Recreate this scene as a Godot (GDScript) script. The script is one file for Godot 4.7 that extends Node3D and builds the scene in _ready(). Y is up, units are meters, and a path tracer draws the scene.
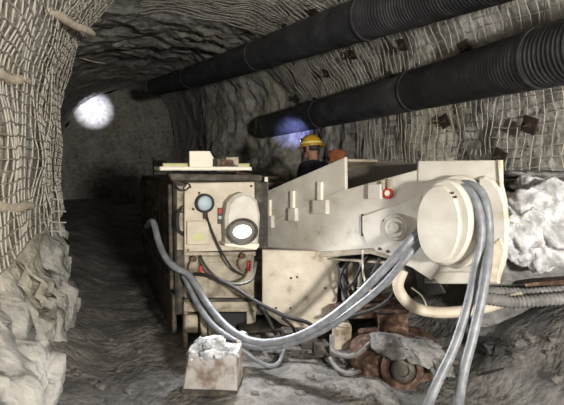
extends Node3D
# A heading machine standing in a netted mine roadway. Metres, y up; the camera looks along -z.

const FOC := 440.0                       # focal length in pixels of a 564 x 405 frame
const EYE := Vector3(0, 1.65, 0)
const PITCH := -0.0785
# roadway axis: from AX0 along AXD, AXR points to its right-hand wall
const AX0 := Vector3(0.35, 0, -3.0)
const AXD := Vector3(-0.355, 0, -0.935)
const AXR := Vector3(0.935, 0, -0.355)
const MID := 1.6

var noise_a := FastNoiseLite.new()
var noise_b := FastNoiseLite.new()
var noise_c := FastNoiseLite.new()
var M := {}
var taken := {}

class Shape:
	var v := PackedVector3Array()
	var n := PackedVector3Array()
	var c := PackedColorArray()
	var i := PackedInt32Array()
	func tri(a: int, b: int, d: int) -> void:
		var g := (v[b] - v[a]).cross(v[d] - v[a])
		if g.dot(n[a] + n[b] + n[d]) > 0.0:
			i.append_array(PackedInt32Array([a, d, b]))
		else:
			i.append_array(PackedInt32Array([a, b, d]))
	# rows of points -> a smooth sheet; wrap closes each row; away: a point the sheet faces away from (or towards, if flip)
	func grid(rows: Array, wrap: bool, away = null, flip := false, cols = null) -> void:
		var base := v.size()
		var rn := rows.size()
		var cn: int = rows[0].size()
		for r in rn:
			for k in cn:
				var p: Vector3 = rows[r][k]
				var kl: int = (k - 1 + cn) % cn if wrap else maxi(k - 1, 0)
				var kr: int = (k + 1) % cn if wrap else mini(k + 1, cn - 1)
				var du: Vector3 = rows[r][kr] - rows[r][kl]
				var dv: Vector3 = rows[mini(r + 1, rn - 1)][k] - rows[maxi(r - 1, 0)][k]
				if du.length_squared() < 1e-12:
					var r2: int = r + 1 if r + 1 < rn else r - 1
					du = rows[r2][kr] - rows[r2][kl]
				var q := du.cross(dv)
				var m := q.normalized() if q.length_squared() > 1e-16 else Vector3.UP
				if away != null:
					var f: Vector3 = away[r] if away is Array else away
					if (m.dot(p - f) < 0.0) != flip:
						m = -m
				v.append(p)
				n.append(m)
				c.append(cols[r][k] if cols != null else Color.WHITE)
		var ce := cn if wrap else cn - 1
		for r in rn - 1:
			for k in ce:
				var a := base + r * cn + k
				var b := base + r * cn + (k + 1) % cn
				tri(a, b, a + cn)
				tri(b, b + cn, a + cn)
	func flat(pts: PackedVector3Array, facing: Vector3) -> void:      # one flat polygon (fan when convex)
		var base := v.size()
		var nn := facing.normalized()
		var e1 := (pts[1] - pts[0]).normalized()
		var e2 := nn.cross(e1)
		var p2 := PackedVector2Array()
		for p in pts:
			v.append(p)
			n.append(nn)
			c.append(Color.WHITE)
			p2.append(Vector2((p - pts[0]).dot(e1), (p - pts[0]).dot(e2)))
		var t := Geometry2D.triangulate_polygon(p2)
		for k in range(0, t.size(), 3):
			tri(base + t[k], base + t[k + 1], base + t[k + 2])
	func quad(a: Vector3, b: Vector3, d: Vector3, e: Vector3, facing: Vector3) -> void:
		var q := (b - a).cross(d - a)
		if q.length_squared() < 1e-14:
			q = (d - a).cross(e - a)
		q = q.normalized()
		if q.dot(facing) < 0.0:
			q = -q
		var base := v.size()
		for p in [a, b, d, e]:
			v.append(p)
			n.append(q)
			c.append(Color.WHITE)
		tri(base, base + 1, base + 2)
		tri(base, base + 2, base + 3)

func rays(px: float, py: float) -> Vector3:
	var f := Vector3(0, sin(PITCH), -cos(PITCH))
	var u := Vector3(0, cos(PITCH), sin(PITCH))
	return f + Vector3.RIGHT * ((px - 282.0) / FOC) + u * ((202.5 - py) / FOC)
func at(px: float, py: float, depth: float) -> Vector3:               # the point seen at a pixel, so far ahead
	var d := rays(px, py)
	return EYE + d * (depth / -d.z)
func on_plane(px: float, py: float, p0: Vector3, nn: Vector3) -> Vector3:
	var d := rays(px, py)
	return EYE + d * ((p0 - EYE).dot(nn) / d.dot(nn))
func on_floor(px: float, py: float, h := 0.0) -> Vector3:
	return on_plane(px, py, Vector3(0, h, 0), Vector3.UP)
func axis_point(s: float, u: float, y: float) -> Vector3:
	return AX0 + AXD * s + AXR * u + Vector3(0, y, 0)

# ---------------------------------------------------------------- mesh helpers
func commit(sh: Shape, base: Vector3) -> ArrayMesh:
	var vv := sh.v.duplicate()
	for k in vv.size():
		vv[k] = vv[k] - base
	var arr := []
	arr.resize(Mesh.ARRAY_MAX)
	arr[Mesh.ARRAY_VERTEX] = vv
	arr[Mesh.ARRAY_NORMAL] = sh.n
	arr[Mesh.ARRAY_COLOR] = sh.c
	arr[Mesh.ARRAY_INDEX] = sh.i
	var m := ArrayMesh.new()
	m.add_surface_from_arrays(Mesh.PRIMITIVE_TRIANGLES, arr)
	return m
func numbered(called: String) -> String:
	var k: int = taken.get(called, 0)
	taken[called] = k + 1
	return called if k == 0 else "%s_%03d" % [called, k]
func put(called: String, sh: Shape, mat: Material, parent: Node3D = null) -> MeshInstance3D:
	var o := MeshInstance3D.new()
	var base := Vector3.ZERO
	if parent == null:
		o.name = numbered(called)
		var lo := sh.v[0]
		var hi := sh.v[0]
		for p in sh.v:
			lo = lo.min(p)
			hi = hi.max(p)
		base = Vector3((lo.x + hi.x) / 2, lo.y, (lo.z + hi.z) / 2)
		o.position = base
		o.set_meta("origin", base)
		add_child(o, true)
	else:
		o.name = called
		base = parent.get_meta("origin")
		o.set_meta("origin", base)
		parent.add_child(o, true)
	o.mesh = commit(sh, base)
	o.material_override = mat
	o.cast_shadow = GeometryInstance3D.SHADOW_CASTING_SETTING_ON
	return o
func thing(called: String, where: Vector3, label: String, category: String, group := "") -> Node3D:
	var o := Node3D.new()
	o.name = numbered(called)
	o.position = where
	o.set_meta("origin", where)
	add_child(o, true)
	tag(o, label, category, group)
	return o
func tag(o: Node3D, label: String, category: String, group := "") -> Node3D:
	o.set_meta("label", label)
	o.set_meta("category", category)
	if group != "":
		o.set_meta("group", group)
	return o
func structure(o: Node3D, label := "") -> Node3D:
	o.set_meta("kind", "structure")
	if label != "":
		o.set_meta("label", label)
	return o

func curve(pts: Array, step: float) -> PackedVector3Array:            # Catmull-Rom through the points, resampled
	var out := PackedVector3Array()
	for k in pts.size() - 1:
		var a: Vector3 = pts[maxi(k - 1, 0)]
		var b: Vector3 = pts[k]
		var d: Vector3 = pts[k + 1]
		var e: Vector3 = pts[mini(k + 2, pts.size() - 1)]
		var m := maxi(2, int(ceil(b.distance_to(d) / step)))
		for j in m:
			out.append(b.cubic_interpolate(d, a, e, float(j) / m))
	out.append(pts[-1])
	return out
func sweep(sh: Shape, path: PackedVector3Array, r, sides := 8, cap := true, ribs := 0.0, pitch := 0.05) -> void:
	var rows := []
	var mids := []
	var t := (path[1] - path[0]).normalized()
	var x := t.cross(Vector3.UP if absf(t.y) < 0.9 else Vector3.RIGHT).normalized()
	var run := 0.0
	for k in path.size():
		var t2 := (path[mini(k + 1, path.size() - 1)] - path[maxi(k - 1, 0)]).normalized()
		x = (x - t2 * x.dot(t2)).normalized()
		var y := t2.cross(x)
		if k > 0:
			run += path[k].distance_to(path[k - 1])
		var rad: float = r[k] if r is Array or r is PackedFloat32Array else r
		rad += ribs * cos(run / pitch * TAU)
		var row := []
		for j in sides:
			var an := TAU * j / sides
			row.append(path[k] + (x * cos(an) + y * sin(an)) * rad)
		rows.append(row)
		mids.append(path[k])
	sh.grid(rows, true, mids)
	if cap:
		sh.flat(PackedVector3Array(rows[0]), path[0] - path[1])
		sh.flat(PackedVector3Array(rows[-1]), path[-1] - path[-2])
func hose(pts: Array, r: float, sides := 8, step := 0.04) -> Shape:
	var sh := Shape.new()
	sweep(sh, curve(pts, step), r, sides)
	return sh
func bar(sh: Shape, a: Vector3, b: Vector3, r: float, sides := 8) -> void:
	sweep(sh, PackedVector3Array([a, a.lerp(b, 0.5), b]), r, sides)
# an outline pushed along ext, its front and back edges chamfered
func slab(sh: Shape, pts: PackedVector3Array, ext: Vector3, bevel := 0.006) -> void:
	var nn := Vector3.ZERO
	for k in pts.size():
		nn += pts[k].cross(pts[(k + 1) % pts.size()])
	nn = nn.normalized()
	var e := ext.normalized()
	bevel = minf(bevel, ext.length() * 0.4)
	var mid := Vector3.ZERO
	for p in pts:
		mid += p / pts.size()
	var ins := PackedVector3Array()
	for k in pts.size():
		var p := pts[k]
		var d1 := (p - pts[(k - 1 + pts.size()) % pts.size()]).normalized()
		var d2 := (pts[(k + 1) % pts.size()] - p).normalized()
		var q1 := nn.cross(d1)
		var q2 := nn.cross(d2)
		var bis := (q1 + q2)
		var m := bis / maxf(bis.length_squared() * 0.5, 0.3)
		ins.append(p + m * bevel)
	var front := PackedVector3Array()
	var back := PackedVector3Array()
	for k in pts.size():
		front.append(ins[k])
		back.append(ins[k] + ext)
	sh.flat(front, -e)
	sh.flat(back, e)
	for k in pts.size():
		var j := (k + 1) % pts.size()
		var side := -nn.cross(pts[j] - pts[k])
		sh.quad(front[k], front[j], pts[j] + e * bevel, pts[k] + e * bevel, side - e * side.length())
		sh.quad(pts[k] + e * bevel, pts[j] + e * bevel, pts[j] + ext - e * bevel, pts[k] + ext - e * bevel, side)
		sh.quad(back[k], back[j], pts[j] + ext - e * bevel, pts[k] + ext - e * bevel, side + e * side.length())
func block(sh: Shape, o: Vector3, ex: Vector3, ey: Vector3, ez: Vector3, bevel := 0.008) -> void:
	slab(sh, PackedVector3Array([o, o + ex, o + ex + ey, o + ey]), ez, bevel)
# profile of (radius, height) pairs turned about an axis
func lathe(sh: Shape, o: Vector3, ax: Vector3, prof: Array, seg := 24, squash := Vector2.ONE, up := Vector3.UP) -> void:
	var t := ax.normalized()
	var x := (up.cross(t)).normalized() if absf(up.dot(t)) < 0.95 else Vector3.RIGHT
	var y := t.cross(x)
	for k in prof.size() - 1:
		var rows := []
		for q in [prof[k], prof[k + 1]]:
			var row := []
			for j in seg:
				var an := TAU * j / seg
				row.append(o + t * q[1] + (x * cos(an) * squash.x + y * sin(an) * squash.y) * q[0])
			rows.append(row)
		var pm: Vector2 = (Vector2(prof[k][0], prof[k][1]) + Vector2(prof[k + 1][0], prof[k + 1][1])) / 2
		var dd := Vector2(prof[k + 1][0] - prof[k][0], prof[k + 1][1] - prof[k][1])
		var out := Vector2(dd.y, -dd.x).normalized()                  # profile runs outwards-up: its right side is outside
		var base := sh.v.size()
		var first: int = sh.i.size()
		sh.grid(rows, true)
		for j in range(base, sh.v.size()):
			var an := TAU * ((j - base) % seg) / seg
			sh.n[j] = ((x * cos(an) + y * sin(an)) * out.x + t * out.y).normalized()
		var keep := sh.i.slice(first)
		sh.i.resize(first)
		for j in range(0, keep.size(), 3):
			sh.tri(keep[j], keep[j + 1], keep[j + 2])
func boulder(sh: Shape, mid: Vector3, rx: Vector3, ry: Vector3, rz: Vector3, rough := 0.25, key := 0.0, seg := 20, col := Color.WHITE) -> void:
	var rows := []
	var cols := []
	for a in seg + 1:
		var th := PI * a / seg
		var row := []
		var cr := []
		for b in seg * 2:
			var ph := TAU * b / (seg * 2)
			var d := Vector3(sin(th) * cos(ph), cos(th), sin(th) * sin(ph))
			var q := d * 1.0
			q = q.sign() * Vector3(pow(absf(q.x), 0.8), pow(absf(q.y), 0.8), pow(absf(q.z), 0.8))
			var k := 1.0 + rough * (noise_b.get_noise_3dv(d * 0.4 + Vector3.ONE * key) + 0.25 * noise_b.get_noise_3dv(d * 1.2 + Vector3.ONE * key))
			row.append(mid + (rx * q.x + ry * q.y + rz * q.z) * k)
			cr.append(col)
		rows.append(row)
		cols.append(cr)
	sh.grid(rows, true, mid, false, cols)

# ---------------------------------------------------------------- materials
func picture(freq: float, stops: Array, key: int, octaves := 5, kind := FastNoiseLite.FRACTAL_FBM, side := 512) -> NoiseTexture2D:
	var f := FastNoiseLite.new()
	f.seed = key
	f.noise_type = FastNoiseLite.TYPE_SIMPLEX_SMOOTH
	f.frequency = freq
	f.fractal_type = kind
	f.fractal_octaves = octaves
	f.fractal_gain = 0.58
	var t := NoiseTexture2D.new()
	t.width = side
	t.height = side
	t.seamless = true
	t.noise = f
	if stops.size():
		var g := Gradient.new()
		var off := PackedFloat32Array()
		var col := PackedColorArray()
		for q in stops:
			off.append(q[0])
			col.append(q[1])
		g.offsets = off
		g.colors = col
		t.color_ramp = g
	return t
func surface(colour: Color, rough: float, metal := 0.0, tex: Texture2D = null, scale := 1.0, relief: Texture2D = null, depth := 0.5, rscale := 1.0) -> StandardMaterial3D:
	var m := StandardMaterial3D.new()
	m.albedo_color = colour
	m.roughness = rough
	m.metallic = metal
	if tex or relief:
		m.uv1_triplanar = true
		m.uv1_world_triplanar = true
		m.uv1_scale = Vector3.ONE * scale
	if tex:
		m.albedo_texture = tex
	if relief:
		m.heightmap_enabled = true
		m.heightmap_texture = relief
		m.heightmap_scale = depth
	return m
func grey(a: float) -> Color:
	return Color(a, a, a)

func make_materials() -> void:
	var gritty := picture(0.02, [], 11, 6)
	var crag := picture(0.012, [], 12, 6, FastNoiseLite.FRACTAL_RIDGED)
	var mottle := picture(0.012, [[0.0, grey(0.55)], [0.4, grey(0.85)], [0.62, grey(0.97)], [1.0, grey(1.0)]], 13, 6)
	M.rock = surface(Color.WHITE, 0.92, 0.0, mottle, 0.7, crag, 2.4)
	M.rock.vertex_color_use_as_albedo = true
	M.ground = surface(Color.WHITE, 0.9, 0.0, mottle, 1.3, gritty, 2.2)
	M.ground.vertex_color_use_as_albedo = true
	var paint := picture(0.006, [[0.0, Color(0.54, 0.47, 0.39)], [0.12, Color(0.66, 0.62, 0.56)], [0.25, Color(0.725, 0.705, 0.66)], [0.6, Color(0.77, 0.75, 0.71)], [1.0, Color(0.83, 0.82, 0.79)]], 21, 6)
	M.cream = surface(Color.WHITE, 0.62, 0.0, paint, 1.1, gritty, 0.06)
	var paint2 := picture(0.006, [[0.0, Color(0.25, 0.19, 0.14)], [0.22, Color(0.40, 0.345, 0.28)], [0.42, Color(0.555, 0.515, 0.445)], [0.7, Color(0.66, 0.62, 0.55)], [1.0, Color(0.74, 0.71, 0.65)]], 22, 6)
	M.worn = surface(Color.WHITE, 0.68, 0.0, paint2, 1.4, gritty, 0.12)
	M.beige = surface(Color.WHITE, 0.65, 0.0, picture(0.006, [[0.0, Color(0.44, 0.36, 0.28)], [0.14, Color(0.60, 0.54, 0.46)], [0.3, Color(0.70, 0.655, 0.585)], [1.0, Color(0.79, 0.755, 0.69)]], 35, 6), 1.3, gritty, 0.1)
	M.grime = surface(Color.WHITE, 0.75, 0.0, picture(0.01, [[0.0, Color(0.10, 0.09, 0.08)], [0.5, Color(0.22, 0.20, 0.17)], [0.75, Color(0.34, 0.31, 0.27)], [1.0, Color(0.45, 0.42, 0.37)]], 23, 6), 1.3, gritty, 0.2)
	M.steel = surface(Color.WHITE, 0.55, 0.3, picture(0.01, [[0.0, Color(0.13, 0.12, 0.11)], [0.5, Color(0.27, 0.26, 0.24)], [1.0, Color(0.45, 0.43, 0.40)]], 24, 5), 2.0, gritty, 0.1)
	M.rust = surface(Color.WHITE, 0.85, 0.0, picture(0.012, [[0.0, Color(0.11, 0.07, 0.055)], [0.45, Color(0.25, 0.165, 0.12)], [0.65, Color(0.36, 0.27, 0.21)], [1.0, Color(0.55, 0.50, 0.45)]], 25, 6), 2.0, gritty, 0.3)
	M.rubber = surface(Color(0.13, 0.125, 0.12), 0.7, 0.0, null)
	M.cable = surface(Color.WHITE, 0.45, 0.0, picture(0.01, [[0.0, Color(0.33, 0.34, 0.36)], [0.5, Color(0.45, 0.46, 0.48)], [1.0, Color(0.58, 0.59, 0.60)]], 26, 5), 2.0)
	M.duct = surface(Color.WHITE, 0.5, 0.0, picture(0.008, [[0.0, Color(0.14, 0.14, 0.155)], [0.5, Color(0.21, 0.21, 0.225)], [0.8, Color(0.29, 0.29, 0.29)], [1.0, Color(0.44, 0.43, 0.42)]], 27, 6), 0.9)
	M.net = surface(Color.WHITE, 0.8, 0.0, picture(0.01, [[0.0, Color(0.57, 0.545, 0.50)], [0.5, Color(0.69, 0.665, 0.62)], [1.0, Color(0.79, 0.77, 0.73)]], 28, 4), 1.0)
	M.net_dull = surface(Color.WHITE, 0.85, 0.0, picture(0.01, [[0.0, Color(0.54, 0.52, 0.47)], [0.5, Color(0.67, 0.645, 0.60)], [1.0, Color(0.80, 0.78, 0.73)]], 34, 4), 1.0)
	M.timber = surface(Color.WHITE, 0.8, 0.0, picture(0.01, [[0.0, Color(0.68, 0.61, 0.53)], [0.5, Color(0.84, 0.79, 0.71)], [1.0, Color(0.91, 0.88, 0.82)]], 29, 5), 2.0)
	M.plate = surface(Color.WHITE, 0.8, 0.0, picture(0.01, [[0.0, Color(0.10, 0.07, 0.06)], [0.6, Color(0.22, 0.17, 0.14)], [1.0, Color(0.34, 0.26, 0.20)]], 30, 5), 2.0)
	M.dust = surface(Color.WHITE, 0.95, 0.0, picture(0.012, [[0.0, grey(0.40)], [0.35, grey(0.58)], [0.6, Color(0.76, 0.76, 0.765)], [1.0, Color(0.93, 0.93, 0.93)]], 31, 6), 1.2, crag, 1.5)
	M.slate = surface(Color.WHITE, 0.9, 0.0, picture(0.012, [[0.0, grey(0.28)], [0.5, Color(0.46, 0.45, 0.44)], [1.0, Color(0.64, 0.63, 0.62)]], 32, 6), 1.2, crag, 1.2)
	M.dark_glass = surface(Color(0.62, 0.68, 0.72), 0.08)
	M.dark_glass.clearcoat_enabled = true
	M.glow = surface(Color.WHITE, 0.3)
	M.glow.emission_enabled = true
	M.glow.emission = Color(1.0, 0.99, 0.95)
	M.glow.emission_energy_multiplier = 3.0
	M.blueglow = surface(Color.WHITE, 0.3)
	M.blueglow.emission_enabled = true
	M.blueglow.emission = Color(0.7, 0.75, 1.0)
	M.blueglow.emission_energy_multiplier = 3.0
	M.yellow = surface(Color(0.66, 0.52, 0.13), 0.45)
	M.orange = surface(Color(0.48, 0.28, 0.16), 0.9)
	M.trough = surface(Color(0.40, 0.38, 0.36), 0.7)
	M.stone_box = surface(Color.WHITE, 0.7, 0.0, picture(0.008, [[0.0, Color(0.38, 0.29, 0.24)], [0.3, Color(0.52, 0.47, 0.44)], [0.5, Color(0.63, 0.61, 0.59)], [1.0, Color(0.72, 0.71, 0.70)]], 33, 6), 1.5, gritty, 0.2)
	M.red = surface(Color(0.68, 0.16, 0.13), 0.6)
	M.skin = surface(Color(0.52, 0.36, 0.27), 0.6)
	M.cloth = surface(Color(0.055, 0.06, 0.085), 0.9)
	M.band = surface(Color(0.80, 0.74, 0.45), 0.5)
	M.lime = surface(Color(0.72, 0.71, 0.52), 0.6)
	M.stone = surface(Color.WHITE, 0.95, 0.0, mottle, 2.0, gritty, 0.5)
	M.stone.albedo_color = Color(0.44, 0.42, 0.40)
	M.pale = surface(Color(0.86, 0.84, 0.78), 0.6)

# ---------------------------------------------------------------- the roadway
func radius_at(th: float, s: float) -> float:
	var c := cos(th)
	var sn := sin(th)
	var w := 2.2 - 1.0 * smoothstep(5.6, 10.0, s) if c > 0.0 else 2.05 + 1.5 * smoothstep(3.1, 4.1, s)
	var h := 2.45 + 0.6 * smoothstep(4.0, 12.0, s) + 0.4 * smoothstep(12.0, 18.0, s)
	var r := 0.0
	if sn > 0.0:
		r = pow(pow(absf(c) / w, 2.5) + pow(sn / h, 2.5), -0.4)
	else:
		r = w / maxf(absf(c), 0.6)
	var y := MID + r * sn
	if c < 0.0:
		r -= 0.30 * (1.0 - smoothstep(0.1, 1.15, y)) * smoothstep(-2.6, -0.6, s) * (1.0 - smoothstep(1.6, 3.0, s))
	return r
func rough_radius(th: float, s: float) -> float:
	var r := radius_at(th, s)
	var p := axis_point(s, r * cos(th), MID + r * sin(th))
	var amp := 0.62 if cos(th) < 0.0 and s < 3.2 else (0.72 if s < 4.5 else lerpf(0.72, 1.0, smoothstep(4.5, 6.0, s)))
	if cos(th) < 0.0 and s < 3.6:                                      # bare broken foot of the wall: upright cracks and ledges
		var low := 1.0 - smoothstep(0.75, 1.15, p.y)
		var cr := absf(noise_b.get_noise_3d(p.x * 0.9, p.y * 0.28, p.z * 0.9))
		r += low * (0.13 * (1.0 - smoothstep(0.0, 0.22, cr)) - 0.05 - 0.09 * noise_b.get_noise_3dv(p * 0.7 + Vector3(4, 0, 8)))
		amp = lerpf(amp, 1.1, low)
	return r - amp * (0.16 * noise_a.get_noise_3dv(p) + 0.07 * noise_b.get_noise_3dv(p) + 0.025 * noise_c.get_noise_3dv(p)) + 0.02
func wall_point(th: float, s: float, off := 0.0) -> Vector3:
	var r := rough_radius(th, s) - off
	return axis_point(s, r * cos(th), MID + r * sin(th))
func net_point(th: float, s: float, off: float) -> Vector3:              # netting bridges the small hollows of the rock
	var r := radius_at(th, s)
	var p := axis_point(s, r * cos(th), MID + r * sin(th))
	r -= (0.10 if cos(th) < 0.0 else 0.15) * noise_a.get_noise_3dv(p) + off + 0.02
	return axis_point(s, r * cos(th), MID + r * sin(th))
func wall_hit(px: float, py: float) -> Vector3:                        # where the sight line through a pixel meets the lining
	var d := rays(px, py)
	var k := 1.0
	while k < 18.0:
		var q := EYE + d * k - AX0
		var s := q.dot(AXD)
		var u := q.dot(AXR)
		var th := atan2(EYE.y + d.y * k - MID, u)
		if th < -PI / 2:
			th += TAU
		if Vector2(u, EYE.y + d.y * k - MID).length() > rough_radius(th, s):
			return Vector3(th, s, k * -d.z)
		k += 0.03
	return Vector3(0, 0, 18)
func rock_colour(p: Vector3) -> Color:
	var a := noise_a.get_noise_3dv(p * 1.7 + Vector3(9, 4, 2))
	var b := noise_b.get_noise_3dv(p * 0.8 + Vector3(3, 7, 1))
	var pale := Color(0.44, 0.42, 0.385).lerp(Color(0.60, 0.58, 0.545), clampf(0.5 + 1.1 * a, 0, 1))
	pale = pale.lerp(Color(0.22, 0.195, 0.17), clampf(1.5 * b - 0.3, 0, 0.6))       # darker veins, everywhere alike
	var ochre := noise_a.get_noise_3dv(p * 0.6 + Vector3(11, 23, 5)) + 0.5 * b      # ochre veins scattered through the rock
	return pale.lerp(Color(0.56, 0.49, 0.31), 0.35 if ochre > 0.2 else 0.05)
func ground_height(s: float, u: float) -> float:
	var p := axis_point(s, u, 0.0)
	var h := 0.06 * noise_a.get_noise_3dv(p) + 0.03 * noise_b.get_noise_3dv(p) + 0.012 * noise_c.get_noise_3dv(p)
	h += 0.66 * smoothstep(0.85, 1.95, u + 0.25 * noise_a.get_noise_3dv(p * 1.3)) * (1.0 - smoothstep(3.0, 6.0, s))
	h += 0.30 * (1.0 - smoothstep(-2.2, -1.35, u))
	return h
func ground_at(p: Vector3) -> float:
	var q := p - AX0
	return ground_height(q.dot(AXD), q.dot(AXR))

func build_roadway() -> void:
	var ss := []
	var s := -9.0
	while s < 18.0:
		ss.append(s)
		s += 0.25 if s < -3.0 else (0.07 if s < 9.0 else 0.12)
	var names := ["wall_right", "ceiling", "wall_left"]
	var cuts := [-0.75, 0.62, PI - 0.62, PI + 0.75]
	for w in 3:
		var rows := []
		var cols := []
		var mids := []
		var cn := int((cuts[w + 1] - cuts[w]) / 0.03)
		for q in ss:
			var row := []
			var cr := []
			for k in cn + 1:
				var th: float = lerpf(cuts[w], cuts[w + 1], float(k) / cn)
				var p := wall_point(th, q)
				row.append(p)
				cr.append(rock_colour(p))
			rows.append(row)
			cols.append(cr)
			mids.append(axis_point(q, 0, MID))
		var sh := Shape.new()
		sh.grid(rows, false, mids, true, cols)
		structure(put(names[w], sh, M.rock), ["pale rough rock wall behind hanging ventilation ducts", "rough rock roof of the mine roadway", "pale rough rock wall with bare foot below netting"][w])
	for e in [["wall_front", 18.0, 1.0, "dark rough rock face at the far end of roadway"], ["wall_back", -9.0, -0.3, "rock closing the roadway behind"]]:
		var rows := []
		var cols := []
		for r in 41:
			var row := []
			var cr := []
			for k in 91:
				var th := lerpf(-0.75, PI + 0.75, k / 90.0)
				var f := 1.0 - r / 40.0
				var q := wall_point(th, e[1])
				var c := axis_point(e[1], 0.0, -0.5)
				var p := c.lerp(q, f)
				p += AXD * (e[2] * (1.0 - f * f) + (1.0 - f) * f * 4.0 * 0.18 * noise_a.get_noise_3dv(p * 1.2) + minf(1.0, 4.0 * (1.0 - f)) * 0.12 * noise_b.get_noise_3dv(p))
				row.append(p)
				cr.append(rock_colour(p))
			rows.append(row)
			cols.append(cr)
		var sh := Shape.new()
		sh.grid(rows, false, axis_point(2.0, 0, MID), true, cols)
		structure(put(e[0], sh, M.rock), e[3])
	# floor
	var rows := []
	var cols := []
	s = -9.0
	while s < 19.8:
		var row := []
		var cr := []
		for k in 121:
			var u := lerpf(-3.9, 2.7, k / 120.0)
			var p := axis_point(s, u, ground_height(s, u))
			row.append(p)
			var a := noise_a.get_noise_3dv(p * 1.5 + Vector3(5, 5, 5))
			var b := noise_b.get_noise_3dv(p)
			var col := Color(0.12, 0.115, 0.109).lerp(Color(0.27, 0.25, 0.225), clampf(0.5 + 1.2 * a + 0.7 * b, 0, 1))
			cr.append(col)
		rows.append(row)
		cols.append(cr)
		s += 0.25 if s < -3.0 else (0.06 if s < 9.0 else 0.14)
	var sh := Shape.new()
	sh.grid(rows, false, Vector3(0, -50, 0), false, cols)
	structure(put("floor", sh, M.ground), "dark muddy gravel floor of the roadway")

# a sheet of square netting hung on the lining: th0..th1 round the arch, s0..s1 along the roadway
func net_sheet(th0: float, th1: float, s0: float, s1: float, cell: float, thick: float, off: float, key: float, ragged := 0.0) -> Shape:
	var sh := Shape.new()
	var ns := int((s1 - s0) / (cell * (1.35 if th1 > PI else 1.0)))
	var nt := int(absf(th1 - th0) * 2.2 / cell)
	var pts := []
	for a in ns + 1:
		var row := []
		for b in nt + 1:
			var q := lerpf(s0, s1, float(a) / ns)
			var th := lerpf(th0, th1, float(b) / nt)
			var w := Vector3(q * 0.9, th * 2.0, key)
			var q2 := q + 0.06 * noise_a.get_noise_3dv(w) + 0.02 * noise_b.get_noise_3dv(w * 2.0)
			var th2 := th + 0.03 * noise_a.get_noise_3dv(w + Vector3(31, 7, 2)) + 0.01 * noise_b.get_noise_3dv(w * 2.0 + Vector3(3, 9, 2))
			row.append(net_point(th2, q2, off + 0.03 * noise_a.get_noise_3dv(w * 2.0 + Vector3(1, 1, 50)) + 0.01 * noise_b.get_noise_3dv(w * 2.0)))
		pts.append(row)
	for a in ns + 1:
		var line := PackedVector3Array()
		for b in nt + 1:
			line.append(pts[a][b])
		sweep(sh, line, thick, 3, false)
	for b in nt + 1:
		var line := PackedVector3Array()
		for a in ns + 1:
			line.append(pts[a][b] + (axis_point(0, 0, 1.4) - axis_point(0, pts[a][b].dot(AXR) - AX0.dot(AXR), 1.4)).normalized() * thick)
		var more := ragged * (0.5 + 0.5 * sin(b * 7.3 + key))
		if more > 0.0:
			var d := (pts[ns][b] - pts[ns - 1][b]).normalized() as Vector3
			line.append(pts[ns][b] + (AXD * 0.85 + d * 0.15) * more)
		sweep(sh, line, thick, 3, false)
	return sh

func build_nets() -> void:
	tag(put("wire_net", net_sheet(PI * 0.60, PI + 0.25, -2.2, 3.0, 0.082, 0.0066, 0.035, 1.0, 0.14), M.net), "pale wire netting stretched over the bare-footed rock wall", "netting")
	tag(put("wire_net", net_sheet(PI * 0.70, PI + 0.20, 1.9, 2.95, 0.076, 0.0062, 0.055, 4.0, 0.10), M.net), "second pale net doubled over the wall netting at its ragged edge", "netting")
	tag(put("wire_net", net_sheet(PI * 0.34, PI * 0.63, -1.4, 4.4, 0.09, 0.0058, 0.04, 7.0, 0.10), M.net), "pale wire netting sagging under the roof of the roadway", "netting")
	tag(put("wire_net", net_sheet(-0.05, 0.52, -1.6, 3.2, 0.088, 0.0048, 0.07, 11.0), M.net_dull), "pale square netting on the wall beneath the lower ventilation duct", "netting")
	tag(put("wire_net", net_sheet(0.40, PI * 0.37, -1.6, 5.3, 0.092, 0.0044, 0.075, 15.0), M.net_dull), "pale square netting on the wall between the two ventilation ducts", "netting")

func build_net_corner() -> void:
	var sh := Shape.new()
	var lines := [[[44, 190], [60, 190.5]], [[48, 199], [63, 199.5]], [[50, 211], [66, 211.5]], [[48, 222], [66, 222.5]], [[50, 231], [65, 231]], [[55, 186], [58, 200], [59, 218], [61, 236]], [[50, 204], [51, 220], [52, 236]]]
	for q in lines:
		var pts := []
		for a in q:
			pts.append(at(a[0], a[1], 4.45))
		sweep(sh, curve(pts, 0.06), 0.009, 6)
	tag(put("wire_net", sh, M.net), "ragged loose corner of netting jutting past the wall edge", "netting")

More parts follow.
